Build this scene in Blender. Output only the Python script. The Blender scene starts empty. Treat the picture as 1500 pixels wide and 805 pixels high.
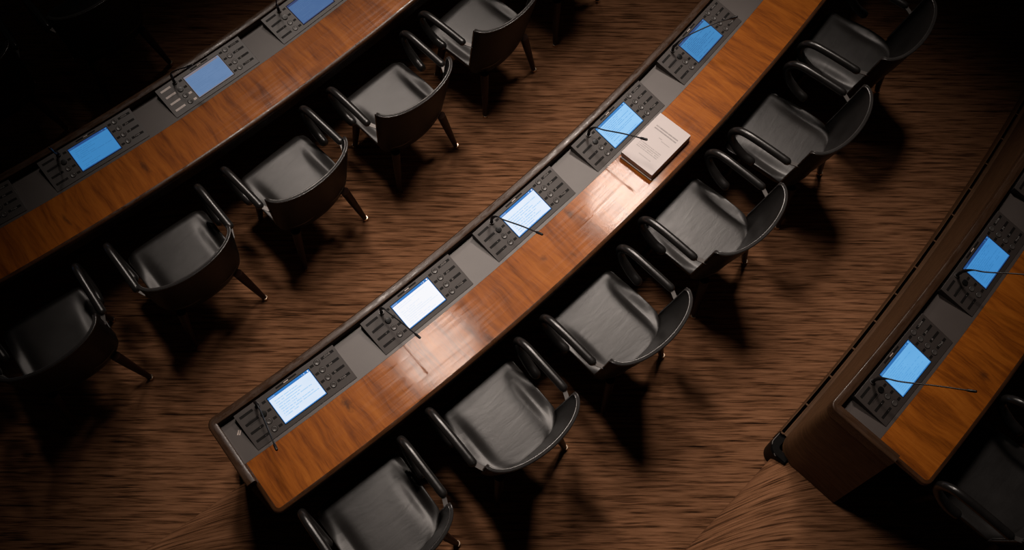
import bpy, math, random
from mathutils import Vector, Matrix, Euler
random.seed(7)
sc = bpy.context.scene
COL = sc.collection
PI = math.pi

# ------------------------------------------------------------------ layout
R0 = 15.18558          # radius of the middle desk (through the screens' centres)
DR = 1.92577           # row to row distance
DZ = 0.14991           # rise of each carpeted step
DH = 0.71857           # screen centre above its platform
BED = DH - 0.024       # level of the blank console plates and of the writing top
def RR(row): return R0 + row*DR
def FZ(row): return row*DZ
def P(row, S, u, z):
    """S = arc length along the row's reference arc, u = outward offset, z above the row's floor"""
    r = RR(row); th = S/r
    return Vector(((r+u)*math.cos(th)-R0, (r+u)*math.sin(th), z+FZ(row)))

# ------------------------------------------------------------------ nodes
def mat(name, base=(.5,.5,.5), rough=.5, metal=0., spec=.5, **k):
    m = bpy.data.materials.new(name); m.use_nodes = True
    b = m.node_tree.nodes['Principled BSDF']
    b.inputs['Base Color'].default_value = (*base, 1)
    b.inputs['Roughness'].default_value = rough
    b.inputs['Metallic'].default_value = metal
    b.inputs['Specular IOR Level'].default_value = spec
    for kk, v in k.items():
        b.inputs[kk.replace('_', ' ')].default_value = v
    return m
def nt(m): return m.node_tree, m.node_tree.nodes, m.node_tree.links, m.node_tree.nodes['Principled BSDF']
def ramp(N, pts, interp='LINEAR'):
    r = N.new('ShaderNodeValToRGB'); cr = r.color_ramp; cr.interpolation = interp
    while len(cr.elements) < len(pts): cr.elements.new(.5)
    for e, (p_, c) in zip(cr.elements, pts):
        e.position = p_; e.color = (*c, 1) if len(c) == 3 else c
    return r
def mapping(N, L, src, scale=(1,1,1), rot=(0,0,0), loc=(0,0,0)):
    mp = N.new('ShaderNodeMapping'); mp.inputs['Scale'].default_value = scale
    mp.inputs['Rotation'].default_value = rot; mp.inputs['Location'].default_value = loc
    L.new(src, mp.inputs['Vector']); return mp.outputs['Vector']
def noise(N, L, vec, scale, detail=3., rough=.5, dist=0.):
    n = N.new('ShaderNodeTexNoise'); n.inputs['Scale'].default_value = scale
    n.inputs['Detail'].default_value = detail; n.inputs['Roughness'].default_value = rough
    n.inputs['Distortion'].default_value = dist
    L.new(vec, n.inputs['Vector']); return n.outputs['Fac']
def math_(N, L, op, a, b=None, c=None):
    n = N.new('ShaderNodeMath'); n.operation = op
    for i, v in enumerate((a, b, c)):
        if v is None: continue
        if isinstance(v, (int, float)): n.inputs[i].default_value = v
        else: L.new(v, n.inputs[i])
    return n.outputs[0]
def mixc(N, L, fac, a, b, mode='MIX'):
    n = N.new('ShaderNodeMix'); n.data_type = 'RGBA'; n.blend_type = mode
    for s, v in ((n.inputs['Factor'], fac), (n.inputs['A'], a), (n.inputs['B'], b)):
        if isinstance(v, (int, float)): s.default_value = v
        elif isinstance(v, tuple): s.default_value = (*v, 1)
        else: L.new(v, s)
    return n.outputs['Result']
def bump(N, L, b, h, strength=.3, dist=.002):
    n = N.new('ShaderNodeBump'); n.inputs['Strength'].default_value = strength
    n.inputs['Distance'].default_value = dist
    L.new(h, n.inputs['Height']); L.new(n.outputs['Normal'], b.inputs['Normal'])

CAM_YAW = 0.78858
def carpet():
    m = mat('carpet_brown_streaks', rough=.95, spec=.12); T, N, L, b = nt(m)
    tcn = N.new('ShaderNodeTexCoord'); tc = tcn.outputs['Object']; rv = tcn.outputs['UV']
    v1 = mapping(N, L, rv, scale=(3.4, 62, 1))
    v2 = mapping(N, L, rv, scale=(8, 130, 1), loc=(3, 7, 1))
    v3 = mapping(N, L, rv, scale=(1.2, 6, 1), loc=(1, 2, 1))
    n1 = noise(N, L, v1, 1., 3, .55, .15)
    n2 = noise(N, L, v2, 1., 3, .6, .2)
    n3 = noise(N, L, v3, 1., 2, .5)
    fine = noise(N, L, tc, 420, 2, .6)
    s = math_(N, L, 'ADD', math_(N, L, 'MULTIPLY', n1, .58), math_(N, L, 'MULTIPLY', n2, .30))
    s = math_(N, L, 'ADD', s, math_(N, L, 'MULTIPLY', n3, .12))
    r = ramp(N, [(.36, (.022, .009, .0035)), (.43, (.110, .048, .021)), (.50, (.205, .094, .044)), (.64, (.320, .152, .077))])
    L.new(s, r.inputs['Fac'])
    g = ramp(N, [(.3, (.72, .72, .72)), (.7, (1.18, 1.18, 1.18))]); L.new(fine, g.inputs['Fac'])
    c = mixc(N, L, 1., r.outputs['Color'], g.outputs['Color'], 'MULTIPLY')
    n4 = noise(N, L, mapping(N, L, rv, scale=(4.2, 92, 1), loc=(11, 5, 0)), 1., 1.5, .5, .1)
    dk = ramp(N, [(.60, (1, 1, 1)), (.68, (.42, .38, .36))]); L.new(n4, dk.inputs['Fac'])
    c = mixc(N, L, 1., c, dk.outputs['Color'], 'MULTIPLY')
    L.new(c, b.inputs['Base Color'])
    bump(N, L, b, math_(N, L, 'ADD', fine, s), .5, .003)
    return m

def wood_top():
    """glossy orange-brown veneer; grain runs across the desk (UV in metres: S, u)"""
    m = mat('veneer_orange_brown', rough=.40, spec=.09, Coat_Weight=.22, Coat_Roughness=.10); T, N, L, b = nt(m)
    uv = N.new('ShaderNodeTexCoord').outputs['UV']
    w = mapping(N, L, uv, scale=(3.2, 1.3, 1)); 
    wn = N.new('ShaderNodeTexNoise'); wn.inputs['Scale'].default_value = 2.2; wn.inputs['Detail'].default_value = 2
    L.new(w, wn.inputs['Vector'])
    off = N.new('ShaderNodeVectorMath'); off.operation = 'SUBTRACT'; L.new(wn.outputs['Color'], off.inputs[0]); off.inputs[1].default_value = (.5, .5, .5)
    sc_ = N.new('ShaderNodeVectorMath'); sc_.operation = 'MULTIPLY'; L.new(off.outputs[0], sc_.inputs[0]); sc_.inputs[1].default_value = (.07, .08, 0)
    ad = N.new('ShaderNodeVectorMath'); ad.operation = 'ADD'; L.new(uv, ad.inputs[0]); L.new(sc_.outputs[0], ad.inputs[1])
    wv = ad.outputs[0]
    skew = mapping(N, L, wv, rot=(0, 0, .12), scale=(13, 1.6, 1))
    big = noise(N, L, skew, 1., 4, .6, .45)
    mid = noise(N, L, mapping(N, L, wv, scale=(58, 5, 1), rot=(0, 0, .08)), 1., 4, .65, .6)
    fin = noise(N, L, mapping(N, L, uv, scale=(320, 16, 1)), 1., 2, .6)
    knot = noise(N, L, mapping(N, L, uv, scale=(2.1, 3.0, 1), loc=(.35, .2, 0)), 1., 1.5, .4)
    s = math_(N, L, 'ADD', math_(N, L, 'MULTIPLY', big, .55), math_(N, L, 'MULTIPLY', mid, .33))
    s = math_(N, L, 'ADD', s, math_(N, L, 'MULTIPLY', fin, .12))
    r = ramp(N, [(.30, (.060, .0135, .0020)), (.42, (.200, .052, .0048)), (.52, (.315, .087, .0075)), (.64, (.405, .124, .013))])
    L.new(s, r.inputs['Fac'])
    kr = ramp(N, [(.66, (1, 1, 1)), (.74, (.42, .36, .32))]); L.new(knot, kr.inputs['Fac'])
    c = mixc(N, L, 1., r.outputs['Color'], kr.outputs['Color'], 'MULTIPLY')
    # single knots and dark flecks in the veneer
    sx = N.new('ShaderNodeSeparateXYZ'); L.new(wv, sx.inputs[0])
    rag = noise(N, L, mapping(N, L, uv, scale=(60, 34, 1)), 1., 4, .7)
    for S_, u_, a_, b_, k_ in ((.175, .165, .030, .050, .75), (-1.324, .185, .036, .060, .8), (-.90, .125, .030, .035, .5), (.02, .33, .02, .03, .5),
                               (-.10, .24, .016, .03, .55), (-4.52, .245, .020, .075, .7), (-5.0, .30, .016, .08, .6), (4.2, .30, .03, .05, .7)):
        dx = math_(N, L, 'DIVIDE', math_(N, L, 'SUBTRACT', sx.outputs[0], S_), a_); dy = math_(N, L, 'DIVIDE', math_(N, L, 'SUBTRACT', sx.outputs[1], u_), b_)
        d = math_(N, L, 'SQRT', math_(N, L, 'ADD', math_(N, L, 'MULTIPLY', dx, dx), math_(N, L, 'MULTIPLY', dy, dy)))
        d = math_(N, L, 'ADD', d, math_(N, L, 'MULTIPLY', rag, 1.5))
        kf = N.new('ShaderNodeMapRange'); kf.inputs['From Min'].default_value = .9; kf.inputs['From Max'].default_value = 1.6
        kf.inputs['To Min'].default_value = k_; kf.inputs['To Max'].default_value = 0.; L.new(d, kf.inputs['Value'])
        c = mixc(N, L, kf.outputs[0], c, (.055, .018, .006))
    L.new(c, b.inputs['Base Color'])
    # worn, streaky polish along the desk
    pol = noise(N, L, mapping(N, L, uv, scale=(2.4, 48, 1)), 1., 4, .65, .3)
    rr = N.new('ShaderNodeMapRange'); rr.inputs['To Min'].default_value = .05; rr.inputs['To Max'].default_value = .17
    rr.inputs['From Min'].default_value = .35; rr.inputs['From Max'].default_value = .65
    L.new(pol, rr.inputs['Value']); L.new(rr.outputs[0], b.inputs['Coat Roughness'])
    hgt = math_(N, L, 'ADD', math_(N, L, 'MULTIPLY', pol, 1.), math_(N, L, 'MULTIPLY', fin, .12))
    bump(N, L, b, hgt, .27, .0028)
    return m

def wood_dark(name, dark, light, rough, spec=.22):
    m = mat(name, rough=rough, spec=spec); T, N, L, b = nt(m)
    uv = N.new('ShaderNodeTexCoord').outputs['UV']
    a = noise(N, L, mapping(N, L, uv, scale=(5, 60, 1)), 1., 4, .6, .5)
    r = ramp(N, [(.35, dark), (.65, light)]); L.new(a, r.inputs['Fac']); L.new(r.outputs['Color'], b.inputs['Base Color'])
    sc_ = noise(N, L, mapping(N, L, uv, scale=(14, 40, 1)), 1., 4, .7)
    rr = N.new('ShaderNodeMapRange'); rr.inputs['To Min'].default_value = max(rough-.1, .05); rr.inputs['To Max'].default_value = rough+.16
    rr.inputs['From Min'].default_value = .35; rr.inputs['From Max'].default_value = .65
    L.new(sc_, rr.inputs['Value']); L.new(rr.outputs[0], b.inputs['Roughness'])
    bump(N, L, b, sc_, .035, .002)
    return m

def leather(name, ca, cb, r0, r1, spec, wrk):
    m = mat(name, rough=.42, spec=spec); T, N, L, b = nt(m)
    tc = N.new('ShaderNodeTexCoord').outputs['Object']
    oi = N.new('ShaderNodeObjectInfo')
    n1 = noise(N, L, tc, 7, 4, .6, .3); grain = noise(N, L, tc, 520, 2, .6)
    wr = noise(N, L, mapping(N, L, tc, scale=(5, 16, 6)), 1., 3, .55, .6)
    r = ramp(N, [(.3, ca), (.7, cb)]); L.new(n1, r.inputs['Fac'])
    L.new(r.outputs['Color'], b.inputs['Base Color'])
    rr = N.new('ShaderNodeMapRange'); rr.inputs['To Min'].default_value = r0; rr.inputs['To Max'].default_value = r1
    L.new(n1, rr.inputs['Value']); L.new(rr.outputs[0], b.inputs['Roughness'])
    h = math_(N, L, 'ADD', math_(N, L, 'MULTIPLY', grain, .12), wr)
    bump(N, L, b, h, wrk, .006)
    return m

def plastic(name, a, c, rough=.55, sc=900):
    m = mat(name, rough=rough, spec=.6); T, N, L, b = nt(m)
    tc = N.new('ShaderNodeTexCoord').outputs['Object']
    n = noise(N, L, tc, sc, 2, .7)
    n2 = noise(N, L, tc, 9, 2, .5)
    r = ramp(N, [(.3, a), (.7, c)])
    L.new(math_(N, L, 'ADD', math_(N, L, 'MULTIPLY', n, .7), math_(N, L, 'MULTIPLY', n2, .3)), r.inputs['Fac']); L.new(r.outputs['Color'], b.inputs['Base Color'])
    bump(N, L, b, n, .15, .0006)
    return m

def screen_mat(name, body, text, head, bright=1., seed=0., tint=.0, lines=11, dens=.5):
    """display: header bar with icons, faint document lines, thin frame (UV 0..1)"""
    m = bpy.data.materials.new(name); m.use_nodes = True; T, N, L, b = nt(m)
    uv = N.new('ShaderNodeTexCoord').outputs['UV']
    sp = N.new('ShaderNodeSeparateXYZ'); L.new(uv, sp.inputs[0]); U, V = sp.outputs[0], sp.outputs[1]
    row = math_(N, L, 'FLOOR', math_(N, L, 'MULTIPLY', V, lines*1.))
    fr = math_(N, L, 'FRACT', math_(N, L, 'MULTIPLY', V, lines*1.))
    ln = math_(N, L, 'MULTIPLY', math_(N, L, 'GREATER_THAN', fr, .32), math_(N, L, 'LESS_THAN', fr, .66))
    cmb = N.new('ShaderNodeCombineXYZ'); L.new(math_(N, L, 'MULTIPLY', U, 46.), cmb.inputs[0]); L.new(math_(N, L, 'MULTIPLY', row, 7.31), cmb.inputs[1]); cmb.inputs[2].default_value = seed
    wrd = math_(N, L, 'GREATER_THAN', noise(N, L, cmb.outputs[0], 1., 1, .5), .42)
    wn = N.new('ShaderNodeTexWhiteNoise'); wn.noise_dimensions = '2D'
    cm2 = N.new('ShaderNodeCombineXYZ'); L.new(row, cm2.inputs[0]); cm2.inputs[1].default_value = seed+.37; L.new(cm2.outputs[0], wn.inputs['Vector'])
    rl = wn.outputs['Value']
    ends = math_(N, L, 'ADD', .12, math_(N, L, 'MULTIPLY', rl, .85))
    inside = math_(N, L, 'MULTIPLY', math_(N, L, 'GREATER_THAN', U, .09), math_(N, L, 'LESS_THAN', U, ends))
    blank = math_(N, L, 'GREATER_THAN', rl, .22)
    msk = math_(N, L, 'MULTIPLY', math_(N, L, 'MULTIPLY', ln, wrd), math_(N, L, 'MULTIPLY', inside, blank))
    msk = math_(N, L, 'MULTIPLY', msk, dens)
    msk = math_(N, L, 'MULTIPLY', msk, math_(N, L, 'LESS_THAN', V, .86))
    patch = noise(N, L, uv, 2.2, 1.5, .5)
    bc = mixc(N, L, math_(N, L, 'MULTIPLY', patch, tint), body, text)
    c = mixc(N, L, msk, bc, text)
    hd = math_(N, L, 'GREATER_THAN', V, .915)
    c = mixc(N, L, hd, c, head)
    def box(x0, x1, y0, y1):
        a = math_(N, L, 'MULTIPLY', math_(N, L, 'GREATER_THAN', U, x0), math_(N, L, 'LESS_THAN', U, x1))
        d = math_(N, L, 'MULTIPLY', math_(N, L, 'GREATER_THAN', V, y0), math_(N, L, 'LESS_THAN', V, y1))
        return math_(N, L, 'MULTIPLY', a, d)
    for bx, f in ((box(.945, .975, .935, .985), 1.), (box(.86, .88, .94, .975), .8), (box(.815, .83, .945, .97), .5), (box(.02, .16, .945, .968), .35)):
        c = mixc(N, L, math_(N, L, 'MULTIPLY', bx, f), c, body)
    frame = math_(N, L, 'MAXIMUM', math_(N, L, 'LESS_THAN', V, .03), math_(N, L, 'MAXIMUM', math_(N, L, 'LESS_THAN', U, .01), math_(N, L, 'GREATER_THAN', U, .99)))
    c = mixc(N, L, frame, c, head)
    b.inputs['Base Color'].default_value = (.01, .01, .012, 1); b.inputs['Roughness'].default_value = .45; b.inputs['Specular IOR Level'].default_value = .15
    L.new(c, b.inputs['Emission Color']); b.inputs['Emission Strength'].default_value = bright
    return m

def printed_page():
    m = mat('printed_page', (.66, .605, .60), rough=.8, spec=.2); T, N, L, b = nt(m)
    uv = N.new('ShaderNodeTexCoord').outputs['UV']
    sp = N.new('ShaderNodeSeparateXYZ'); L.new(uv, sp.inputs[0]); U, V = sp.outputs[0], sp.outputs[1]
    ink = None
    def block(x0, x1, y0, y1, lines, amt, seed, cut):
        nonlocal ink
        t = math_(N, L, 'MULTIPLY', math_(N, L, 'SUBTRACT', V, y0), lines/(y1-y0))
        fr = math_(N, L, 'FRACT', t)
        ln = math_(N, L, 'MULTIPLY', math_(N, L, 'GREATER_THAN', fr, .25), math_(N, L, 'LESS_THAN', fr, .75))
        cb = N.new('ShaderNodeCombineXYZ'); L.new(math_(N, L, 'MULTIPLY', U, 60.), cb.inputs[0]); L.new(math_(N, L, 'MULTIPLY', math_(N, L, 'FLOOR', t), 5.7), cb.inputs[1]); cb.inputs[2].default_value = seed
        w = math_(N, L, 'GREATER_THAN', noise(N, L, cb.outputs[0], 1., 1.5, .6), cut)
        a = math_(N, L, 'MULTIPLY', math_(N, L, 'GREATER_THAN', U, x0), math_(N, L, 'LESS_THAN', U, x1))
        d = math_(N, L, 'MULTIPLY', math_(N, L, 'GREATER_THAN', V, y0), math_(N, L, 'LESS_THAN', V, y1))
        k = math_(N, L, 'MULTIPLY', math_(N, L, 'MULTIPLY', math_(N, L, 'MULTIPLY', ln, w), math_(N, L, 'MULTIPLY', a, d)), amt)
        ink = k if ink is None else math_(N, L, 'MAXIMUM', ink, k)
    block(.16, .86, .70, .80, 2, .55, 1., .40)
    block(.44, .54, .60, .63, 1, .4, 2., .35)
    block(.55, .82, .575, .60, 1, .4, 3., .35)
    block(.14, .80, .26, .40, 4, .4, 4., .44)
    block(.34, .72, .16, .20, 1, .3, 5., .42)
    L.new(mixc(N, L, ink, (.66, .605, .60), (.16, .14, .14)), b.inputs['Base Color'])
    return m
def page_edges():
    m = mat('page_edges', (.5, .45, .43), rough=.9, spec=.1); T, N, L, b = nt(m)
    g = N.new('ShaderNodeTexCoord').outputs['Object']
    n = noise(N, L, mapping(N, L, g, scale=(6, 6, 1400)), 1., 2, .6)
    r = ramp(N, [(.35, (.36, .33, .32)), (.65, (.72, .66, .64))]); L.new(n, r.inputs['Fac']); L.new(r.outputs['Color'], b.inputs['Base Color'])
    return m

M = {
 'carpet': carpet(), 'top': wood_top(),
 'rail': wood_dark('rail_walnut', (.034, .016, .008), (.060, .031, .017), .25, .24),
 'panel': wood_dark('panel_walnut', (.070, .033, .014), (.120, .058, .026), .5),
 'edge': wood_dark('dark_edge_wood', (.020, .010, .006), (.036, .018, .010), .35),
 'plinth': mat('black_corner', (.004, .0036, .0034), .5, 0, .06),
 'band': wood_dark('polished_edge', (.045, .018, .007), (.085, .034, .013), .27, .6),
 'void': mat('slot_black', (.004, .003, .003), .9, 0, .1),
 'leather': leather('black_leather_smooth', (.017, .0155, .015), (.026, .024, .023), .36, .44, .07, .08),
 'arm': leather('black_leather_arm', (.010, .009, .0085), (.016, .0145, .014), .25, .33, .75, .08),
 'piping': leather('black_leather_piping', (.022, .020, .019), (.034, .031, .030), .24, .28, 1.0, .0),
 'seat': leather('black_leather_worn_seat', (.014, .0125, .0118), (.022, .020, .019), .34, .46, .66, .20),
 'bed': plastic('console_bed_grey', (.046, .035, .031), (.072, .057, .051), .46, 700),
 'module': plastic('console_grey', (.034, .0265, .0235), (.052, .042, .038), .46, 900),
 'dark': mat('label_black', (.0085, .0075, .007), .55, 0, .15),
 'pale': mat('label_glare', (.75, .66, .62), .5, 0, .4),  # light reflected off glossy label bars, painted in as a pale colour
 'button': plastic('button_grey', (.05, .045, .042), (.08, .072, .068), .35, 600),
 'knob': mat('knob_black', (.006, .006, .006), .3, 0, .5),
 'ink': mat('label_ink', (.30, .275, .26), .6, 0, .2),
 'inkpale': mat('plate_ink', (.62, .52, .47), .6, 0, .3),
 'mic': mat('mic_black', (.008, .008, .009), .38, 0, .5),
 'chrome': mat('chrome', (.72, .70, .68), .18, 1.),
 'brass': mat('brass_glide', (.80, .62, .45), .22, 1.),
 'legwood': wood_dark('chair_leg_wood', (.020, .008, .005), (.038, .016, .009), .35),
 'bracket': mat('satin_steel', (.13, .12, .115), .5, .6),
 'paper': printed_page(), 'pages': page_edges(),
 'cover': mat('plain_paper', (.62, .57, .55), .8, 0, .2),
}
# ------------------------------------------------------------------ mesh building
class MB:
    def __init__(s): s.v = []; s.f = []; s.uv = {}
    def add(s, verts, faces, uvs=None):
        o = len(s.v); s.v += [tuple(v) for v in verts]
        for i, f in enumerate(faces):
            if uvs is not None: s.uv[len(s.f)] = [uvs[j] for j in f]
            s.f.append([o+j for j in f])
        return s
    def loft(s, rings, caps=True, closed=True, uvr=None):
        n = len(rings[0]); V = [v for r in rings for v in r]; F = []
        U = [u for r in uvr for u in r] if uvr else None
        for i in range(len(rings)-1):
            for j in range(n if closed else n-1):
                k = (j+1) % n
                F.append([i*n+j, i*n+k, (i+1)*n+k, (i+1)*n+j])
        if caps and closed:
            F.append(list(range(n))[::-1]); F.append([(len(rings)-1)*n+j for j in range(n)])
        return s.add(V, F, U)
    def box(s, c, d, rot=None):
        c = Vector(c); h = Vector(d)/2
        vs = [Vector((x, y, z)) for z in (-h.z, h.z) for y in (-h.y, h.y) for x in (-h.x, h.x)]
        if rot is not None: vs = [rot @ v for v in vs]
        return s.add([c+v for v in vs], [[0,2,3,1],[4,5,7,6],[0,1,5,4],[2,6,7,3],[0,4,6,2],[1,3,7,5]])
    def tube(s, pts, rad, n=10, round_ends=False):
        pts = [Vector(p) for p in pts]
        if isinstance(rad, (int, float)): rad = [rad]*len(pts)
        T = [(pts[min(i+1, len(pts)-1)]-pts[max(i-1, 0)]).normalized() for i in range(len(pts))]
        up = Vector((0, 0, 1)) if abs(T[0].z) < .9 else Vector((1, 0, 0))
        nrm = (up-T[0]*up.dot(T[0])).normalized()
        if round_ends:
            a, b_ = pts[0], pts[-1]; ra, rb = rad[0], rad[-1]
            pre = [(a-T[0]*ra*math.sin(q), ra*math.cos(q)) for q in (1.45, 1.1, .75, .4)]
            post = [(b_+T[-1]*rb*math.sin(q), rb*math.cos(q)) for q in (.4, .75, 1.1, 1.45)]
            T = [T[0]]*4+T+[T[-1]]*4
            pts = [x for x, _ in pre]+pts+[x for x, _ in post]; rad = [r for _, r in pre]+list(rad)+[r for _, r in post]
        rings = []
        for i, p in enumerate(pts):
            nrm = (nrm-T[i]*nrm.dot(T[i])).normalized(); bn = T[i].cross(nrm)
            rings.append([p+(nrm*math.cos(2*PI*j/n)+bn*math.sin(2*PI*j/n))*rad[i] for j in range(n)])
        return s.loft(rings)
    def lathe(s, prof, n=20, M_=None):
        rings = []
        for r, z in prof:
            rg = [Vector((r*math.cos(2*PI*j/n), r*math.sin(2*PI*j/n), z)) for j in range(n)]
            rings.append([M_ @ v for v in rg] if M_ is not None else rg)
        return s.loft(rings)
    def mesh(s, name, m, smooth=40, rel=None):
        me = bpy.data.meshes.new(name)
        V = s.v if rel is None else [tuple(Vector(v)-Vector(rel)) for v in s.v]
        me.from_pydata(V, [], s.f)
        if s.uv:
            ul = me.uv_layers.new(name='UVMap')
            for p in me.polygons:
                if p.index in s.uv:
                    for li, uv in zip(p.loop_indices, s.uv[p.index]): ul.data[li].uv = uv
        me.materials.append(m)
        me.validate(); me.update()
        if smooth:
            for p in me.polygons: p.use_smooth = True
            me.set_sharp_from_angle(angle=math.radians(smooth))
        return me
def obj(name, me, parent=None, loc=None, rot=None):
    o = bpy.data.objects.new(name, me); COL.objects.link(o)
    if parent is not None: o.parent = parent
    if loc is not None: o.location = loc
    if rot is not None: o.rotation_euler = rot
    return o
def tag(o, label=None, cat=None, group=None, kind=None):
    if label: o['label'] = label
    if cat: o['category'] = cat
    if group: o['group'] = group
    if kind: o['kind'] = kind
    return o
def empty(name, loc=(0,0,0), rotz=0):
    o = bpy.data.objects.new(name, None); COL.objects.link(o); o.location = loc; o.rotation_euler = (0, 0, rotz)
    o.empty_display_size = .1
    return o
def copy_tree(o, parent=None):
    c = o.copy(); COL.objects.link(c)
    if parent is not None: c.parent = parent
    for ch in list(o.children): copy_tree(ch, c)
    return c
def bev(o, w, seg=2):
    b = o.modifiers.new('bevel', 'BEVEL'); b.width = w; b.segments = seg; b.limit_method = 'ANGLE'; b.angle_limit = math.radians(35)
    return o

# ------------------------------------------------------------------ carpeted stepped floor
def build_floor():
    """one carpet over all steps; UV = weave coordinates, the weave drawn down over each rounded nose"""
    nose_u = {-3: -.10, -2: -.10, -1: -.10, 0: -.045, 1: -.155, 2: -.16}
    prof = [(RR(-4)+.2, FZ(-4), 0.)]
    W, LW = .20, .34
    for row in range(-3, 3):
        rn = RR(row)+nose_u[row]; z0, z1 = FZ(row-1), FZ(row); rc = .085; rx_ = .16
        rb_ = rn+.07
        prof += [(rb_-.05, z0, 0.), (rb_-.02, z0+.003, W*.1), (rb_-.004, z0+.012, W*.3), (rb_, z0+.026, W*.6)]
        for k in range(5):                 # underside of the overhanging nose
            a = PI/2*k/5; prof.append((rn+.07*(1-math.sin(a)), z1-rc-.034*math.cos(a), W*(.7+.3*math.sin(a))))
        seg = []
        for k in range(13):
            a = PI/2*k/12; seg.append((rn+rx_*(1-math.cos(a)), z1-rc+rc*math.sin(a)))
        seg += [(rn+rx_+.03*k, z1) for k in range(1, 9)]
        for r, z in seg:
            t = min((r-rn)/LW, 1.); prof.append((r, z, W*(1-t)**2))
    prof.append((RR(2)+2.2, FZ(2), 0.))
    prof = [prof[0]]+[q for a, q in zip(prof, prof[1:]) if (Vector(q[:2])-Vector(a[:2])).length > 1e-4]
    b = MB(); rings = []; uvr = []
    ca, sa = math.cos(CAM_YAW), math.sin(CAM_YAW)
    for i in range(151):
        th = -.42+.86*i/150; ring = []; uv = []
        for r, z, w in prof:
            x, y = r*math.cos(th)-R0, r*math.sin(th)
            ring.append(Vector((x, y, z))); uv.append((x*ca+y*sa, -x*sa+y*ca+w))
        rings.append(ring); uvr.append(uv)
    b.loft(rings, False, False, uvr)
    b.f = [f[::-1] for f in b.f]; b.uv = {k_: v[::-1] for k_, v in b.uv.items()}
    o = obj('floor', b.mesh('floor', M['carpet'], 60)); tag(o, kind='structure', label='brown streaked carpet rising in rounded steps')
    return o
build_floor()

# ------------------------------------------------------------------ desks
def arcs(row, S0, S1, step=.06):
    n = max(2, int(abs(S1-S0)/step)); return [S0+(S1-S0)*i/n for i in range(n+1)]
def sweep_plan(row, path, prof, flare=None, rel=None):
    """path: list of (S,u) going from the far end round to the near end (outside on the left); prof: closed (n,z)"""
    b = MB(); rings = []; uvr = []; d = 0
    per = [0]
    for a, c in zip(prof, prof[1:]): per.append(per[-1]+math.hypot(c[0]-a[0], c[1]-a[1]))
    for i, (S, u) in enumerate(path):
        a = Vector(path[max(i-1, 0)]); c = Vector(path[min(i+1, len(path)-1)]); t = (c-a).normalized(); n = Vector((-t.y, t.x))
        if i: d += (Vector(path[i])-Vector(path[i-1])).length
        ring = []; uvs = []
        for (nn, z), pl in zip(prof, per):
            f = flare(S, u, z) if flare else 0
            ring.append(P(row, S+n.x*(nn+f), u+n.y*(nn+f), z)); uvs.append((d, pl))
        rings.append(ring); uvr.append(uvs)
    b.loft(rings, True, True, uvr)
    return b
def corner_path(row, Sfar, Send, u0, u1, rc=.045):
    p = [(S, u0) for S in arcs(row, Sfar, Send+rc)]
    for k in range(1, 8):
        a = PI/2*k/8; p.append((Send+rc-rc*math.sin(a), u0+rc-rc*math.cos(a)))
    p += [(Send, u0+rc+(u1-u0-rc)*i/6) for i in range(7)]
    return p
def slab(row, S0, S1, u0, u1, z0, z1, rc0, bevel):
    """plank following the arc, near end S0 with rounded outer corner rc0, long edges softened"""
    def outline(ins):
        pts = []
        ua, ub, sa, sb = u0, u1-ins, S0+ins, S1
        for S in arcs(row, sb, sa): pts.append((S, ua))
        r = max(rc0-ins, .004)
        for k in range(7):
            a = PI/2*k/6; pts.append((sa+r-r*math.cos(a), ub-r+r*math.sin(a)))
        for S in arcs(row, sa+r, sb)[1:]: pts.append((S, ub))
        return pts
    b = MB(); rings = []; uvr = []
    lv = [(0, z0)]+[(bevel*(1-math.cos(PI/2*k/3)), z1-bevel+bevel*math.sin(PI/2*k/3)) for k in range(4)]
    for ins, z in lv:
        o = outline(ins); rings.append([P(row, S, u, z) for S, u in o]); uvr.append([(S+row*3.3, u) for S, u in o])
    n = len(rings[0])
    b.loft(rings, False, True, uvr)
    # top and bottom as strips of quads between the two long edges
    o = outline(bevel); k0 = len(arcs(row, S1, S0+bevel))
    for z, flip, ins in ((z1, False, bevel), (z0, True, 0)):
        oo = outline(ins); inner = oo[:len(arcs(row, S1, S0+ins))][::-1]; outer = oo[len(inner):]
        m = 60; V = []; U = []
        def samp(L_, t):
            x = t*(len(L_)-1); i = min(int(x), len(L_)-2); f = x-i
            return (L_[i][0]*(1-f)+L_[i+1][0]*f, L_[i][1]*(1-f)+L_[i+1][1]*f)
        F = []; 
        Vn = [P(row, S, u, z) for S, u in inner]+[P(row, S, u, z) for S, u in outer]; Un = [(S+row*3.3, u) for S, u in inner+outer]
        ni, no = len(inner), len(outer); i = j = 0
        while i < ni-1 or j < no-1:   # triangle strip between both edges
            if j < no-1 and (i == ni-1 or outer[j+1][0] <= inner[i+1][0]): F.append([i, ni+j, ni+j+1] if flip else [i, ni+j+1, ni+j][::1]); j += 1
            else: F.append([i, ni+j, i+1] if flip else [i, i+1, ni+j]); i += 1
        # upward facing: (S right, u outwards) -> check orientation
        def nz(f):
            a_, b_, c_ = (Vn[q] for q in f); return (b_-a_).cross(c_-a_).z
        F = [f if (nz(f) > 0) != flip else f[::-1] for f in F]
        b.add(Vn, F, Un)
    return b
def curved_board(row, S0, S1, u0, u1, z0, z1, step=.08):
    b = MB(); rings = []; uvr = []
    for S in arcs(row, S0, S1, step):
        rings.append([P(row, S, u0, z0), P(row, S, u1, z0), P(row, S, u1, z1), P(row, S, u0, z1)]); uvr.append([(S, u0), (S, u1), (S, u1+z1-z0), (S, u0+z1-z0)])
    return b.loft(rings, True, True, uvr)

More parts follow.
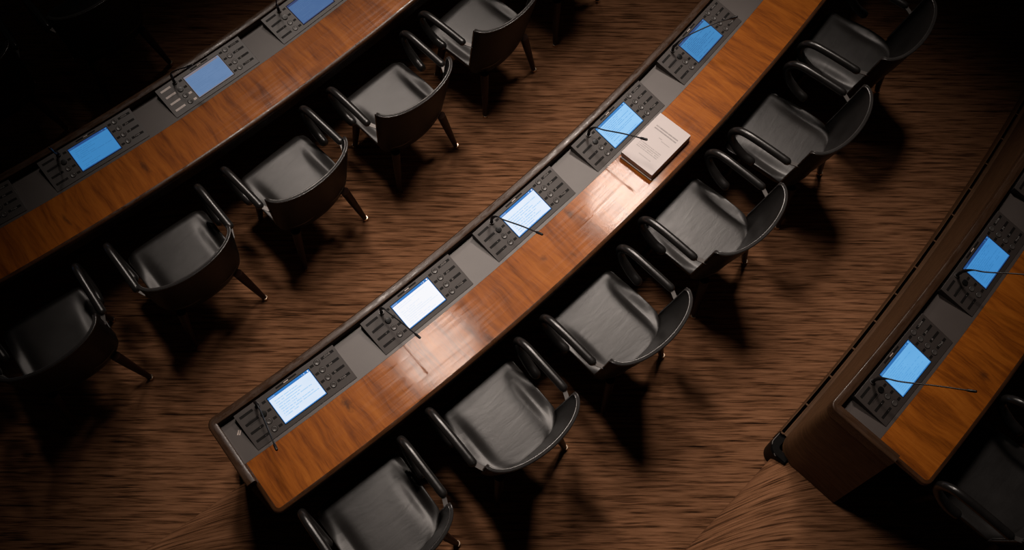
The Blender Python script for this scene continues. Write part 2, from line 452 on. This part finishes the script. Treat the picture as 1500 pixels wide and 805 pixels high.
def rounded_rail(w, z0, z1, r=.008):
    pr = [(-w, z0), (0, z0)]
    pr += [(-r+r*math.cos(PI/2*k/4), z1-r+r*math.sin(PI/2*k/4)) for k in range(5)]
    pr += [(-w+r*.5-r*.5*math.cos(PI/2*k/2), z1-r*.5+r*.5*math.sin(PI/2*k/2)) for k in (2, 1, 0)]
    return pr

def build_desk(row, Send, Sfar, label, near_end):
    loc = P(row, (Send+Sfar)/2, .15, 0)
    root = empty('curved_desk', loc); tag(root, label, 'desk', )
    def part(name, b, m, smooth=35):
        return obj(name, b.mesh(name, m, smooth, rel=loc), root)
    top = slab(row, Send+.012, Sfar, .1185, .392, BED-.034, BED, .018 if near_end else .004, .0008)
    part('writing_top', top, M['top'])
    rb = .018; bp_ = []; S1_ = Send+.012
    if near_end:
        bp_ = [(S1_, .1185+.2555*i/6) for i in range(6)]
        bp_ += [(S1_+rb-rb*math.cos(PI/2*k/6), .392-rb+rb*math.sin(PI/2*k/6)) for k in range(7)]
    bp_ += [(S, .392) for S in arcs(row, S1_+rb, Sfar)][1 if near_end else 0:]
    bpr = [(-.0005, BED-.036), (.018, BED-.036), (.020, BED-.030), (.020, BED-.014), (.0185, BED-.0085), (.0155, BED-.0050), (.0, BED-.0002), (-.0005, BED-.0002)]
    part('edge_band', sweep_plan(row, bp_, bpr), M['band'], 50)
    bed = curved_board(row, Send, Sfar, -.101, .1178, BED-.03, BED)
    part('console_bed', bed, M['bed'])
    part('apron', curved_board(row, Send+.03, Sfar, .372, .398, BED-.115, BED-.034), M['edge'])
    part('under_tray', curved_board(row, Send+.01, Sfar, -.112, .36, BED-.060, BED-.0345), M['edge'])
    Sr = Send-.04
    path = corner_path(row, Sfar, Sr, -.157, .225) if near_end else [(S, -.157) for S in arcs(row, Sfar, Send)]
    part('front_rail', sweep_plan(row, path, rounded_rail(.045, DH-.062, DH+.020)), M['rail'])
    # body: front board and end board in one bent panel, widening towards the floor
    def flare(S, u, z):
        k = 1-min(max(z/(DH-.06), 0), 1)
        e = min(max((u+.157)/.06, 0), 1) if near_end else 0
        return k*(.018+(.062 if row == 1 else .012)*e)
    zz = [0.0, .2, .4, DH-.062]
    prof = [(-.026, z) for z in zz[::-1]]+[(-.002, z) for z in zz]
    part('body_panel', sweep_plan(row, path, prof, flare), M['panel'])
    # plinth with vent slot standing in front of the step
    ppath = corner_path(row, Sfar, Sr-(.066 if row == 1 else .02), -.178, -.09, .03) if near_end else [(S, -.178) for S in arcs(row, Sfar, Send)]
    gpath = [(S, -.178) for S in arcs(row, Sfar, Sr+.02)]
    part('plinth', sweep_plan(row, gpath, [(-.012, -DZ+.001), (.030, -DZ+.001), (.030, -.03), (.008, -.03), (.008, .028), (-.012, .028)]), M['panel'])
    part('vent_slot_shade', sweep_plan(row, gpath, [(.0083, -.0298), (.0305, -.0298), (.0305, -.020), (.0083, -.020)]), M['void'])  # black strip on the slot floor, paints in the shade inside
    if near_end:
        cpath = [(Sr+.02, -.178)]+[q for q in ppath if q[0] < Sr+.0195]
        part('corner_cap', sweep_plan(row, cpath, [(-.012, -DZ+.001), (.034, -DZ+.001), (.034, .0), (.026, .010), (-.012, .010)]), M['plinth'])
        ct = MB(); ct.tube([P(row, S+(-.032 if u > -.16 else 0), u-.032 if u < -.16 else u, .006) for S, u in cpath if not (u > -.16 and u < -.155)][:9], .0028, 6)
        part('corner_trim', ct, M['bracket'])
    lip = part('vent_lip', sweep_plan(row, gpath, [(.031, -DZ+.02), (.038, -DZ+.02), (.038, .026), (.036, .030), (.033, .030), (.031, .026)]), M['panel'])
    part('vent_strip', sweep_plan(row, gpath, [(.0085, -.0195), (.0145, -.0195), (.0145, .030), (.0085, .030)]), M['panel'])
    if row == 1:
        S = Sr+.02
        while S < min(Sfar, 3.2):
            q = MB(); a = S/RR(row)
            q.box(P(row, S, -.178-.0228, .021), (.0165, .010, .0175), Matrix.Rotation(a, 3, 'Z'))
            part('vent_divider', q, M['panel'], 0); S += .2222
    if near_end:
        # thin metal lip along the end of the console bay
        tr = MB(); tr.tube([P(row, Send+.0015, u, DH+.0135) for u in (-.10, 0, .1, .2)], .003, 8)
        part('end_trim', tr, M['bracket'])
    return root

build_desk(0, -1.875, 3.3, 'long curved desk in the middle, with a stack of papers on its top', True)
build_desk(-1, -4.2, 2.3, 'long curved desk cut off at the upper left, at the lowest level', False)
build_desk(1, .285, 3.9, 'curved desk at the right edge with its dark end panel showing', True)

# small printed mark on the middle desk's blank end plate
def end_mark():
    b = MB(); c = P(0, -1.812, -.028, BED+.0004)
    ang = -1.812/R0+PI/2
    rz = Matrix.Rotation(ang, 3, 'Z')
    e1 = Vector((math.cos(CAM_YAW), math.sin(CAM_YAW), 0)); e2 = Vector((-e1.y, e1.x, 0))
    for x in (-.0048, .0048):
        p = [c+e1*(x+dx+dy*.12)+e2*dy for dx, dy in ((-.0030, -.012), (.0030, -.012), (.0030, .012), (-.0030, .012))]
        b.add(p+[q+Vector((0, 0, .0004)) for q in p], [[0,1,2,3],[4,5,6,7],[0,1,5,4],[1,2,6,5],[2,3,7,6],[3,0,4,7]])
    o = obj('plate_mark', b.mesh('plate_mark', M['inkpale'], 0, rel=c), None, c)
    tag(o, 'small pale double-stroke mark on the blank plate at the middle desk end', 'emblem')
end_mark()

# ------------------------------------------------------------------ consoles
def lerp(a, b, t): return a+(b-a)*t
TILT = .21167; MW, MH = .576, .2035
def mtop(x, y, off=0.):
    """point on the sloping face: x right, y away from the sitter (local, origin on the desk plate)"""
    c, s = math.cos(TILT), math.sin(TILT)
    return Vector((x, y*c-off*s, .024+y*s+off*c))
RT = Matrix.Rotation(TILT, 3, 'X')
def AB(a, b): return (a-.5)*MW, (.5-b)*MH
def text_mesh(txt, size, m):
    cu = bpy.data.curves.new('t', 'FONT'); cu.body = txt; cu.size = size; cu.align_x = 'LEFT'; cu.align_y = 'CENTER'; cu.resolution_u = 2
    o = bpy.data.objects.new('t', cu); COL.objects.link(o)
    dg = bpy.context.evaluated_depsgraph_get(); me = bpy.data.meshes.new_from_object(o.evaluated_get(dg))
    bpy.data.objects.remove(o); me.materials.clear(); me.materials.append(m); me.name = 'label_text'
    return me
ROWS = (.135, .36, .585, .81)
def housing_mesh():
    b = MB(); x, y = MW/2, MH/2
    T_ = [mtop(-x, -y), mtop(x, -y), mtop(x, y), mtop(-x, y)]
    B_ = [Vector((v.x, v.y, .0004)) for v in T_]
    b.add(B_+T_, [[3,2,1,0],[4,5,6,7],[0,1,5,4],[1,2,6,5],[2,3,7,6],[3,0,4,7]])
    return b.mesh('housing', M['module'], 0)
def flat_box(w, h, t, m, name):
    b = MB(); b.box((0, 0, t/2), (w, h, t)); return b.mesh(name, m, 0)
def ring_button():
    b = MB(); b.lathe([(.0142, 0), (.0142, .0018), (.0128, .0030), (.0112, .0032), (.0074, .0018), (.001, .0014)], 22)
    return b.mesh('button', M['button'], 50)
def groove():
    b = MB(); b.lathe([(.0162, 0), (.0162, .0004), (.0138, .0004), (.0138, 0)], 22)
    return b.mesh('button_groove', M['dark'], 30)
def black_knob():
    b = MB(); b.lathe([(.0160, 0), (.0160, .004), (.0145, .0058), (.007, .0064), (.001, .0064)], 24)
    return b.mesh('microphone_key', M['knob'], 40)
def screen_mesh(m):
    me = bpy.data.meshes.new('screen'); w, h, t = .2408/2, .1511/2, .0012
    V = [(-w,-h,t),(w,-h,t),(w,h,t),(-w,h,t),(-w,-h,0),(w,-h,0),(w,h,0),(-w,h,0)]
    me.from_pydata(V, [], [[0,1,2,3],[7,6,5,4],[0,4,5,1],[1,5,6,2],[2,6,7,3],[3,7,4,0]])
    ul = me.uv_layers.new(name='UVMap')
    uvs = {0:(0,0),1:(1,0),2:(1,1),3:(0,1)}
    for p in me.polygons:
        for li in p.loop_indices:
            vi = me.loops[li].vertex_index; ul.data[li].uv = uvs[vi % 4] if p.index == 0 else (.5, 0.0)
    me.materials.append(m); return me
ME = dict(housing=housing_mesh(), long=flat_box(.072, .0132, .0007, M['dark'], 'label_bar'), long_glare=flat_box(.064, .0125, .0009, M['pale'], 'label_bar'),
          short=flat_box(.020, .0128, .0007, M['dark'], 'indicator'), short_glare=flat_box(.0185, .0125, .0009, M['pale'], 'indicator'),
          btn=ring_button(), groove=groove(), knob=black_knob(), plate=flat_box(.118, .0085, .0006, M['dark'], 'name_strip'),
          bezel=flat_box(.2475, .158, .0007, M['void'], 'bezel'), lip=flat_box(.56, .0012, .0003, M['dark'], 'card_slot'),
          groove_line=flat_box(.062, .0014, .0004, M['pale'], 'card_slot'))
ME['cslot'] = flat_box(.062, .0016, .0004, M['knob'], 'card_slot')
ME['txt'] = [text_mesh(t, .0125, M['ink']) for t in ('LÄSNÄ', 'JAA', 'EI', 'TYHJÄ')]
ME['sym'] = [text_mesh(t, .0115, M['ink']) for t in ('+', '-')]
ME['strip_text'] = flat_box(.026, .0042, .0004, M['inkpale'], 'strip_text')

def bez(pts, n=8):
    """Catmull-Rom through the points"""
    pts = [Vector(p) for p in pts]; out = []
    q = [pts[0]*2-pts[1]]+pts+[pts[-1]*2-pts[-2]]
    for i in range(1, len(q)-2):
        for k in range(n):
            t = k/n; a, b_, c, d = q[i-1], q[i], q[i+1], q[i+2]
            out.append(.5*((2*b_)+(c-a)*t+(2*a-5*b_+4*c-d)*t*t+(3*b_-a-3*c+d)*t**3))
    out.append(pts[-1]); return out
def console(row, S, smat, label, tip, mid=None, pale=False, group='voting consoles set into the curved desks'):
    loc = P(row, S, 0, BED+.0004); root = empty('voting_console', loc, S/RR(row)+PI/2)
    tag(root, label, 'console', group)
    def put(name, me, a, b, off=0., parent=root):
        x, y = AB(a, b); return obj(name, me, parent, mtop(x, y, off), (TILT, 0, 0))
    h = obj('housing', ME['housing'], root); bev(h, .0025, 2)
    put('bezel', ME['bezel'], .509, .508, -.0002)
    put('screen', screen_mesh(smat), .509, .508, .0003)
    st = put('name_strip', ME['plate'], .508, .055, -.0002)
    t = obj('strip_text', ME['strip_text'], st, (.0, 0, .0006)); t['label'] = 'pale printed text'
    for i, rb in enumerate(ROWS):
        # right block
        put('indicator', ME['short'], .752, rb-.002, -.0002)
        bt = put('button', ME['btn'], .806, rb-.006, -.0002); obj('button_groove', ME['groove'], bt, (0, 0, 0))
        lb = put('label_bar', ME['long'], .913, rb-.012, -.0002)
        tx = obj('label_text', ME['txt'][i], lb, (-.0215, 0, .0008)); tx['label'] = 'grey lettering'
        # left block
        put('indicator', ME['short_glare'] if (pale and i >= 2) else ME['short'], .262, rb+.022, -.0002)
        lb = put('label_bar', ME['long_glare'] if pale else ME['long'], .092 if i != 1 else .096, rb+.004, -.0002)  # pale variant has the reflected light in its colour
        if i >= 2:
            bt = put('button', ME['btn'], .206, rb+.010, -.0002); obj('button_groove', ME['groove'], bt, (0, 0, 0))
            tx = obj('label_text', ME['sym'][i-2], lb, (.014, 0, .0010))
    put('microphone_key', ME['knob'], .207, .372, -.0002)
    for o_ in (-.052, .05): put('card_slot', ME['cslot'], .12, .372+o_, -.0002)
    # gooseneck microphone
    bx, by = AB(.207, .115); base = mtop(bx, by, 0)
    mic = MB(); mic.lathe([(.0125, -.001), (.0125, .004), (.0105, .006), (.0088, .010), (.0080, .030), (.0072, .040), (.004, .046), (.001, .047)], 16, Matrix.Translation(base))
    mo = obj('microphone', mic.mesh('microphone', M['mic'], 40), root)
    cp = MB(); cp.lathe([(.0130, 0.002), (.0142, .0035), (.0130, .006), (.0125, .006)], 18, Matrix.Translation(base))
    c_ = obj('collar', cp.mesh('collar', M['button'], 40), mo)
    pts = [base+Vector((0, 0, .040))]
    tipv = Vector(tip)
    if mid is None:
        d = Vector((tipv.x-base.x, tipv.y-base.y, 0))
        pts += [base+Vector((.001, -.010, .075)), base+Vector((.004, -.030, .112))+d*.02, base+Vector((.004, -.034, .128))+d*.16, lerp(base+Vector((.004, -.034, .128))+d*.16, tipv, .5)+Vector((0, 0, .006)), tipv]
    else: pts += [Vector(q) for q in mid]+[tipv]
    pp = bez(pts)
    st = MB(); st.tube(pp, [.0085 if i < 8 else (.0085-.0049*min((i-8)/8, 1)) for i in range(len(pp))], 8, True)
    obj('gooseneck', st.mesh('gooseneck', M['mic'], 60), mo)
    hd = MB(); dv = (pp[-1]-pp[-3]).normalized()
    hd.tube([pp[-1]-dv*.020, pp[-1]-dv*.012, pp[-1]+dv*.020], [.0036, .0068, .0068], 12, True)
    obj('capsule', hd.mesh('capsule', M['mic'], 50), mo)
    return root

def lin(r, g, b):
    f = lambda c: ((c/255+.055)/1.055)**2.4 if c/255 > .04045 else c/255/12.92
    return (f(r), f(g), f(b))
HEAD = lin(42, 118, 190)
SM = {
 'M0': screen_mat('display_white_a', lin(228, 236, 248), lin(150, 200, 240), HEAD, 1, 1.3, .35, 12, .75),
 'M1': screen_mat('display_white_b', lin(246, 246, 250), lin(196, 216, 242), HEAD, 1, 4.1, .05, 14, .32),
 'M2': screen_mat('display_white_c', lin(232, 239, 250), lin(140, 196, 240), HEAD, 1, 7.7, .25, 12, .65),
 'M3': screen_mat('display_pale_blue', lin(160, 208, 245), lin(96, 164, 222), lin(48, 124, 190), 1, 9.2, .35, 16, .8),
 'M4': screen_mat('display_blue_a', lin(62, 134, 190), lin(34, 96, 150), lin(40, 70, 120), 1, 12.5, .4, 16, .8),
 'L1': screen_mat('display_blue_b', lin(52, 120, 176), lin(38, 96, 150), lin(30, 66, 120), 1, 14.5, .3, 14, .5),
 'L2': screen_mat('display_blue_c', lin(56, 128, 186), lin(40, 100, 150), lin(32, 70, 126), 1, 15.5, .2, 14, .5),
 'L3': screen_mat('display_grey_blue', lin(98, 128, 168), lin(74, 108, 148), lin(120, 112, 118), 1, 18.5, .6, 16, .35),
 'L4': screen_mat('display_deep_blue', lin(50, 88, 138), lin(84, 116, 156), lin(36, 50, 92), 1, 21.5, .5, 16, .35),
 'R0': screen_mat('display_blue_d', lin(112, 178, 228), lin(76, 150, 210), lin(44, 110, 176), 1, 24.5, .45, 16, .6),
 'R1': screen_mat('display_blue_e', lin(66, 140, 202), lin(44, 112, 170), lin(30, 66, 120), 1, 27.5, .5, 16, .6),
}
def tz(z): return z+.024
S2 = lambda k: (k-2)*.75
console(0, S2(0), SM['M0'], 'grey voting console with bluish-white screen, nearest the middle desk end', (-.207, -.219, .27))
console(0, S2(1), SM['M1'], 'grey voting console with the brightest white screen, second from the middle desk end', (-.153, -.208, .27))
console(0, S2(2), SM['M2'], 'grey voting console with white screen, third from the middle desk end, below the papers', (-.121, -.208, .27))
console(0, S2(3), SM['M3'], 'grey voting console with pale blue screen, right beside the stack of papers', (-.111, -.220, .27))
console(0, S2(4), SM['M4'], 'grey voting console with blue screen at the top of the middle desk, beyond the papers', (.064, -.118, .27),
        [(-.166, .068, .10), (-.150, .052, .145), (-.10, .020, .178), (.0, -.05, .225)])
SL = lambda k: -1.3786+.75*k
console(-1, SL(-1), SM['L1'], 'voting console cut off by the left picture edge, on the upper-left desk', (-.178, .010, tz(.17)), [(-.175, .05, tz(.08)), (-.177, .02, tz(.13))])
console(-1, SL(0), SM['L2'], 'voting console with plain blue screen, second along the upper-left desk', (-.178, .010, tz(.17)), [(-.173, .045, tz(.08)), (-.174, .015, tz(.12))])
console(-1, SL(1), SM['L3'], 'voting console with greyish-blue screen and reflected light painted on its label bars, upper-left desk', (-.074, -.009, tz(.18)), [(-.168, .072, tz(.09)), (-.164, .058, tz(.13)), (-.14, .035, tz(.155))], True)
console(-1, SL(2), SM['L4'], 'voting console with deep blue screen cut by the top edge, upper-left desk', (-.165, .050, tz(.2)), [(-.178, .062, tz(.09)), (-.185, .045, tz(.13))])
SRt = lambda k: .6598+.75*k
console(1, SRt(0), SM['R0'], 'dim voting console nearest the end of the right desk, light blue screen', (-.012, -.251, .27))
console(1, SRt(1), SM['R1'], 'dim voting console at the right picture edge, second on the right desk', (-.040, -.230, .27))
console(1, SRt(2), SM['R1'], 'corner of a dark console cut by the right picture edge, third along right desk', (.030, -.250, .27))

# ------------------------------------------------------------------ chairs
def curve_at(tab, z):
    for (z0, *a), (z1, *b) in zip(tab, tab[1:]):
        if z0 <= z <= z1:
            t = (z-z0)/(z1-z0); return [lerp(x, y, t) for x, y in zip(a, b)]
    return list(tab[0][1:]) if z < tab[0][0] else list(tab[-1][1:])
BT = [(.330, .196, .070, -.070), (.36, .222, .085, -.072), (.40, .240, .094, -.071), (.4685, .252, .102, -.066), (.70, .264, .118, -.030), (.902, .272, .128, 0.0)]
def ss(a, b, x):
    t = min(max((x-a)/(b-a), 0), 1); return t*t*(3-2*t)
def make_chair():
    """local axes: x right, y forward (towards the desk), z up; numbers measured from the photograph"""
    root = empty('armchair')
    # seat: cushion with raised side wings, waterfall front, closed underneath
    b = MB(); rings = []
    us = [(-.450, -.070), (-.458, -.045), (-.456, -.022), (-.446, -.006), (-.425, 0), (-.39, 0), (-.34, 0), (-.28, 0), (-.22, 0), (-.16, 0), (-.11, 0), (-.07, 0), (-.03, 0), (-.005, 0), (.018, .001), (.034, .002)]
    for u, dzv in us:
        w = .250 if u < -.07 else .246*math.sqrt(max(1-((u+.07)/.112)**2, .03))+.002
        if u < -.42: w -= .03*((-.42-u)/.038)**2
        A = ss(-.43, -.22, u)*(1-.85*ss(-.15, .0, u))
        top = []
        xs = [-1, -.985, -.95, -.88, -.81, -.76, -.72, -.67, -.61, -.54, -.4, -.2, 0, .2, .4, .54, .61, .67, .72, .76, .81, .88, .95, .985, 1]
        for x in xs:
            ax = abs(x)
            z = .460-.005*ax*ax
            z -= .020*A*ss(.54, .78, ax)
            z += A*.022*ss(.74, 1.02, ax)
            z -= .004*ss(.97, 1., ax)*A + .03*(1-A)*ss(.86, 1., ax)
            top.append(Vector((x*w, -u, z+dzv)))
        zb = .365+max(0, (-.42-u))*.6
        kr_ = ss(-.09, .01, u); zb += .078*kr_
        side = [Vector((w*1.0, -u, min(.43, .43+dzv)+.016*kr_)), Vector((w*.96, -u, min(.40, .42+dzv)+.044*kr_)), Vector((w*.86, -u, zb))]
        bot = [Vector((0, -u, zb-.004))]
        rings.append(top+side+bot+[Vector((-v.x, v.y, v.z)) for v in side[::-1]])
    b.loft(rings)
    s = obj('seat', b.mesh('seat', M['seat'], 0), root)
    for p_ in s.data.polygons: p_.use_smooth = True
    sd = s.modifiers.new('sub', 'SUBSURF'); sd.levels = 1; sd.render_levels = 1
    # backrest: curved shell with thickness
    b = MB(); zs = [.330, .345, .37, .40, .44, .4685, .54, .62, .70, .78, .85, .893, .902]
    nphi = 28; rings = []
    def shell(z, ph, off):
        a, d, u0 = curve_at(BT, z)
        return Vector(((a+off)*math.sin(ph), -(u0+(d+off)*math.cos(ph)), z))
    for i in range(nphi+1):
        ph = -PI/2+PI*i/nphi
        edge = abs(i-nphi/2)/(nphi/2)
        ring = []
        for z in zs:                       # outer face, upwards
            zz = z-(.012*ss(.93, 1, edge) if z > .88 else 0)
            ring.append(shell(zz, ph, .004 if z < .9 else .001))
        for z in zs[::-1]:                 # inner face, downwards
            zz = z-(.012*ss(.93, 1, edge) if z > .88 else 0)
            ring.append(shell(zz, ph, -.013 if z < .9 else -.010))
        rings.append(ring)
    b.loft(rings)
    back = obj('backrest', b.mesh('backrest', M['leather'], 50), root)
    # piping round the rim and down both edges
    for off, nm in ((.0020, 'piping'), (-.0105, 'piping')):
        pts = [shell(z, -PI/2, off) for z in (.47, .58, .70, .80, .87, .886)]
        pts += [shell(.896, -PI/2+PI*i/30, off) for i in range(1, 30)]
        pts += [shell(z, PI/2, off) for z in (.886, .87, .80, .70, .58, .47)]
        q = MB(); q.tube(pts, .0046, 8, True); obj(nm, q.mesh(nm, M['piping'], 60), back)
    for sg in (-1, 1):
        # C-shaped padded arm
        ap = [(.287, -.086, .722), (.286, -.17, .725), (.285, -.26, .726), (.285, -.34, .724), (.284, -.385, .712), (.284, -.415, .684), (.284, -.427, .648), (.284, -.420, .610), (.283, -.395, .572), (.282, -.355, .540), (.280, -.315, .517), (.2765, -.268, .508)]
        pts = bez([(sg*x, -u, z) for x, u, z in ap], 4)
        n = len(pts); rad = [.0222+(.0045*ss(.62, .9, i/(n-1))) for i in range(n)]
        q = MB(); q.tube(pts, rad, 14, True); obj('armrest', q.mesh('armrest', M['arm'], 60), root)
        q = MB()
        A_ = Vector((sg*.286, .078, .720)); B_ = Vector((sg*.2625, .024, .712)); d = (B_-A_).normalized(); sd_ = Vector((-d.y, d.x, 0)).normalized()
        c8 = []
        for e in (A_-d*.006, B_+d*.006):
            c8 += [e+sd_*.011+Vector((0, 0, .003)), e-sd_*.011+Vector((0, 0, .003)), e-sd_*.011-Vector((0, 0, .003)), e+sd_*.011-Vector((0, 0, .003))]
        q.add(c8, [[3,2,1,0],[4,5,6,7],[0,1,5,4],[1,2,6,5],[2,3,7,6],[3,0,4,7]])
        obj('arm_bracket', q.mesh('arm_bracket', M['bracket'], 0), root)
        for (x0, u0, z0), (x1, u1) in (((.185, -.005, .372), (.2416, .049)), ((.190, -.350, .372), (.225, -.400))):
            a_ = Vector((sg*x0, -u0, z0)); f_ = Vector((sg*x1, -u1, 0)); g_ = f_+(a_-f_)*.055
            q = MB(); q.tube([a_, a_+(f_-a_)*.3, g_], [.027, .0245, .0155], 14); lg = obj('leg', q.mesh('leg', M['legwood'], 50), root)
            q = MB(); q.lathe([(.0165, 0), (.0185, .003), (.0180, .012), (.0165, .0215), (.012, .0215)], 18, Matrix.Translation(f_))
            ft = obj('foot_glide', q.mesh('foot_glide', M['brass'], 40), lg); ft['label'] = 'bright metal foot glide'
    return root
CHAIR = None
def chair(row, S, u, rz, label, group):
    global CHAIR
    if CHAIR is None: CHAIR = make_chair(); c = CHAIR
    else: c = copy_tree(CHAIR)
    c.location = P(row, S, u, .0005); c.rotation_euler = (0, 0, S/RR(row)+PI/2+rz)
    tag(c, label, 'chair', group)
    return c
g0, gl, gr, gb = 'armchairs along the middle desk', 'armchairs along the upper-left desk', 'armchairs along the right desk', 'armchairs in the dark at the top left'
k = 1.0
chair(0, -1.519, .895, -.02, 'black leather armchair cut by the bottom edge, nearest the middle desk end', g0)
chair(0, -.787, .887, -.030, 'black leather armchair behind the brightest white screen, middle desk', g0)
chair(0, -.054, .902, -.014, 'black leather armchair of the middle desk, third from the bottom edge', g0)
chair(0, .695, .885, -.016, 'black leather armchair just below the stack of papers', g0)
chair(0, 1.449, .9015, .011, 'black leather armchair to the right of the stack of papers, dimly lit', g0)
chair(0, 2.16, .885, .0, 'darkest armchair of the middle desk, cut by the top edge', g0)
kl = RR(-1)/R0
for S, u, rz, lb in ((-2.365, .965, 0, 'black leather armchair cut by the left picture edge, upper-left desk'),
                     (-1.529, .956, .010, 'black leather armchair seen from behind, second from the left picture edge'),
                     (-.700, .942, .045, 'black leather armchair of the upper-left desk with both rear legs showing, third from left'),
                     (.1135, .9415, -.012, 'black leather armchair with brightly lit seat, fourth along the upper-left desk'),
                     (.940, .925, 0, 'black armchair with creased seat cut by the top edge, upper-left desk'),
                     (1.72, .905, 0, 'armchair above the top edge, only a foot glide showing, upper-left desk')):
    chair(-1, S*kl, u, rz, lb, gl)
kr = RR(1)/R0
chair(1, .547*kr, .875, 0, 'almost black armchair tucked behind the near end of the right desk', gr)
kb = RR(-2)/R0
chair(-2, -.965*kb, .985, 0, 'barely visible black armchair at the top left, behind the console with painted bar reflections', gb)
chair(-2, -1.949*kb, .995, 0, 'barely visible black armchair at the left of the top left corner', gb)

# ------------------------------------------------------------------ stack of papers
def paper_stack():
    # corners measured on the sheet: u .123...351, S .613...957 ; short side runs outwards
    c = P(0, .785, .232, BED); ang = .785/R0+PI/2
    def bundle(z0, t, w, l, dx, dy, rot, label, page):
        root = empty('paper_bundle', (c.x, c.y, c.z+z0), ang+rot)
        tag(root, label, 'papers', 'bundles of paper stacked on the middle desk')
        b = MB(); b.box((dx, dy, t/2), (l, w, t-.0008)); o = obj('pages', b.mesh('pages', M['pages'], 0), root)
        me = bpy.data.meshes.new('cover_sheet'); z = t-.0006; h = .0006
        x0, x1, y0, y1 = dx-l/2, dx+l/2, dy-w/2, dy+w/2
        V = [(x0,y0,z),(x1,y0,z),(x1,y1,z),(x0,y1,z)]; V += [(x, y, z+h) for x, y, _ in V]
        me.from_pydata(V, [], [[3,2,1,0],[4,5,6,7],[0,1,5,4],[1,2,6,5],[2,3,7,6],[3,0,4,7]])
        ul = me.uv_layers.new(name='UVMap')
        for p_ in me.polygons:
            for li in p_.loop_indices:
                v = V[me.loops[li].vertex_index]
                # page reads with its head towards +x, lines running towards -y
                ul.data[li].uv = ((y1-v[1])/w, (v[0]-x0)/l) if p_.index == 1 else (0, 0)
        me.materials.append(page); obj('cover_sheet', me, root)
        return root
    bundle(.0004, .009, .212, .338, -.004, -.003, .012, 'thin bottom bundle of white pages under the paper stack', M['cover'])
    bundle(.0098, .008, .210, .334, .003, -.004, -.006, 'thin middle bundle of white pages within the paper stack', M['cover'])
    bundle(.0182, .034, .212, .337, 0, 0, 0, 'thick printed document on top of the paper stack', M['paper'])
paper_stack()

# ------------------------------------------------------------------ light
w = bpy.data.worlds.new('W'); sc.world = w; w.use_nodes = True
w.node_tree.nodes['Background'].inputs[0].default_value = (.9, .75, .65, 1); w.node_tree.nodes['Background'].inputs[1].default_value = .006
def spot(loc, aim, power, deg, blend, rad, col=(1, .86, .76)):
    l = bpy.data.lights.new('ceiling_spot', 'SPOT'); l.energy = power; l.spot_size = math.radians(deg); l.spot_blend = blend; l.shadow_soft_size = rad; l.color = col
    o = bpy.data.objects.new('ceiling_spot', l); COL.objects.link(o); o.location = loc
    o.rotation_euler = (Vector(aim)-Vector(loc)).to_track_quat('-Z', 'Y').to_euler()
    return o
LAMPS = [((-1.12, 2.97, 6.0), (1.0, .15, 0), 580, .40, 53), ((-1.27, .18, 6.0), (.45, -.45, 0), 380, .42, 50),
         ((-2.15, 2.7, 6.0), (.2, .0, 0), 220, .28, 50), ((-2.2, .3, 6.0), (.2, -.5, 0), 220, .28, 50),
         ((-4.45, 2.6, 6.0), (.0, -.2, 0), 280, .30, 45), ((-4.45, .9, 6.0), (-.1, -.35, 0), 270, .30, 50)]
for loc_, aim_, pw_, rd_, dg_ in LAMPS: spot(loc_, aim_, pw_, dg_, 1., rd_)
cb = MB(); n_ = 40
cb.loft([[Vector((r*math.cos(-.42+.86*i/n_)-R0, r*math.sin(-.42+.86*i/n_), z)) for r, z in ((RR(-4), 6.6), (RR(2)+2.2, 6.6), (RR(2)+2.2, 6.7), (RR(-4), 6.7))] for i in range(n_+1)])
tag(obj('ceiling', cb.mesh('ceiling', mat('ceiling_dark', (.05, .045, .04), .9), 30)), kind='structure')

# ------------------------------------------------------------------ camera
cam = bpy.data.cameras.new('camera'); co = bpy.data.objects.new('camera', cam); COL.objects.link(co)
f_px = 1433.094
cam.sensor_width = 36; cam.lens = f_px/1500*36; cam.clip_end = 100
co.location = (1.53102, -1.73667, 4.61691+DH)
rx, ry, rz = .40058, -.01855, .78858
co.matrix_world = Matrix.Translation(co.location) @ (Matrix.Rotation(rz, 4, 'Z') @ Matrix.Rotation(ry, 4, 'Y') @ Matrix.Rotation(rx, 4, 'X'))
sc.camera = co
sc.view_settings.view_transform = 'Standard'; sc.view_settings.look = 'None'; sc.view_settings.exposure = 0; sc.view_settings.gamma = 1
sc.view_settings.use_curve_mapping = False
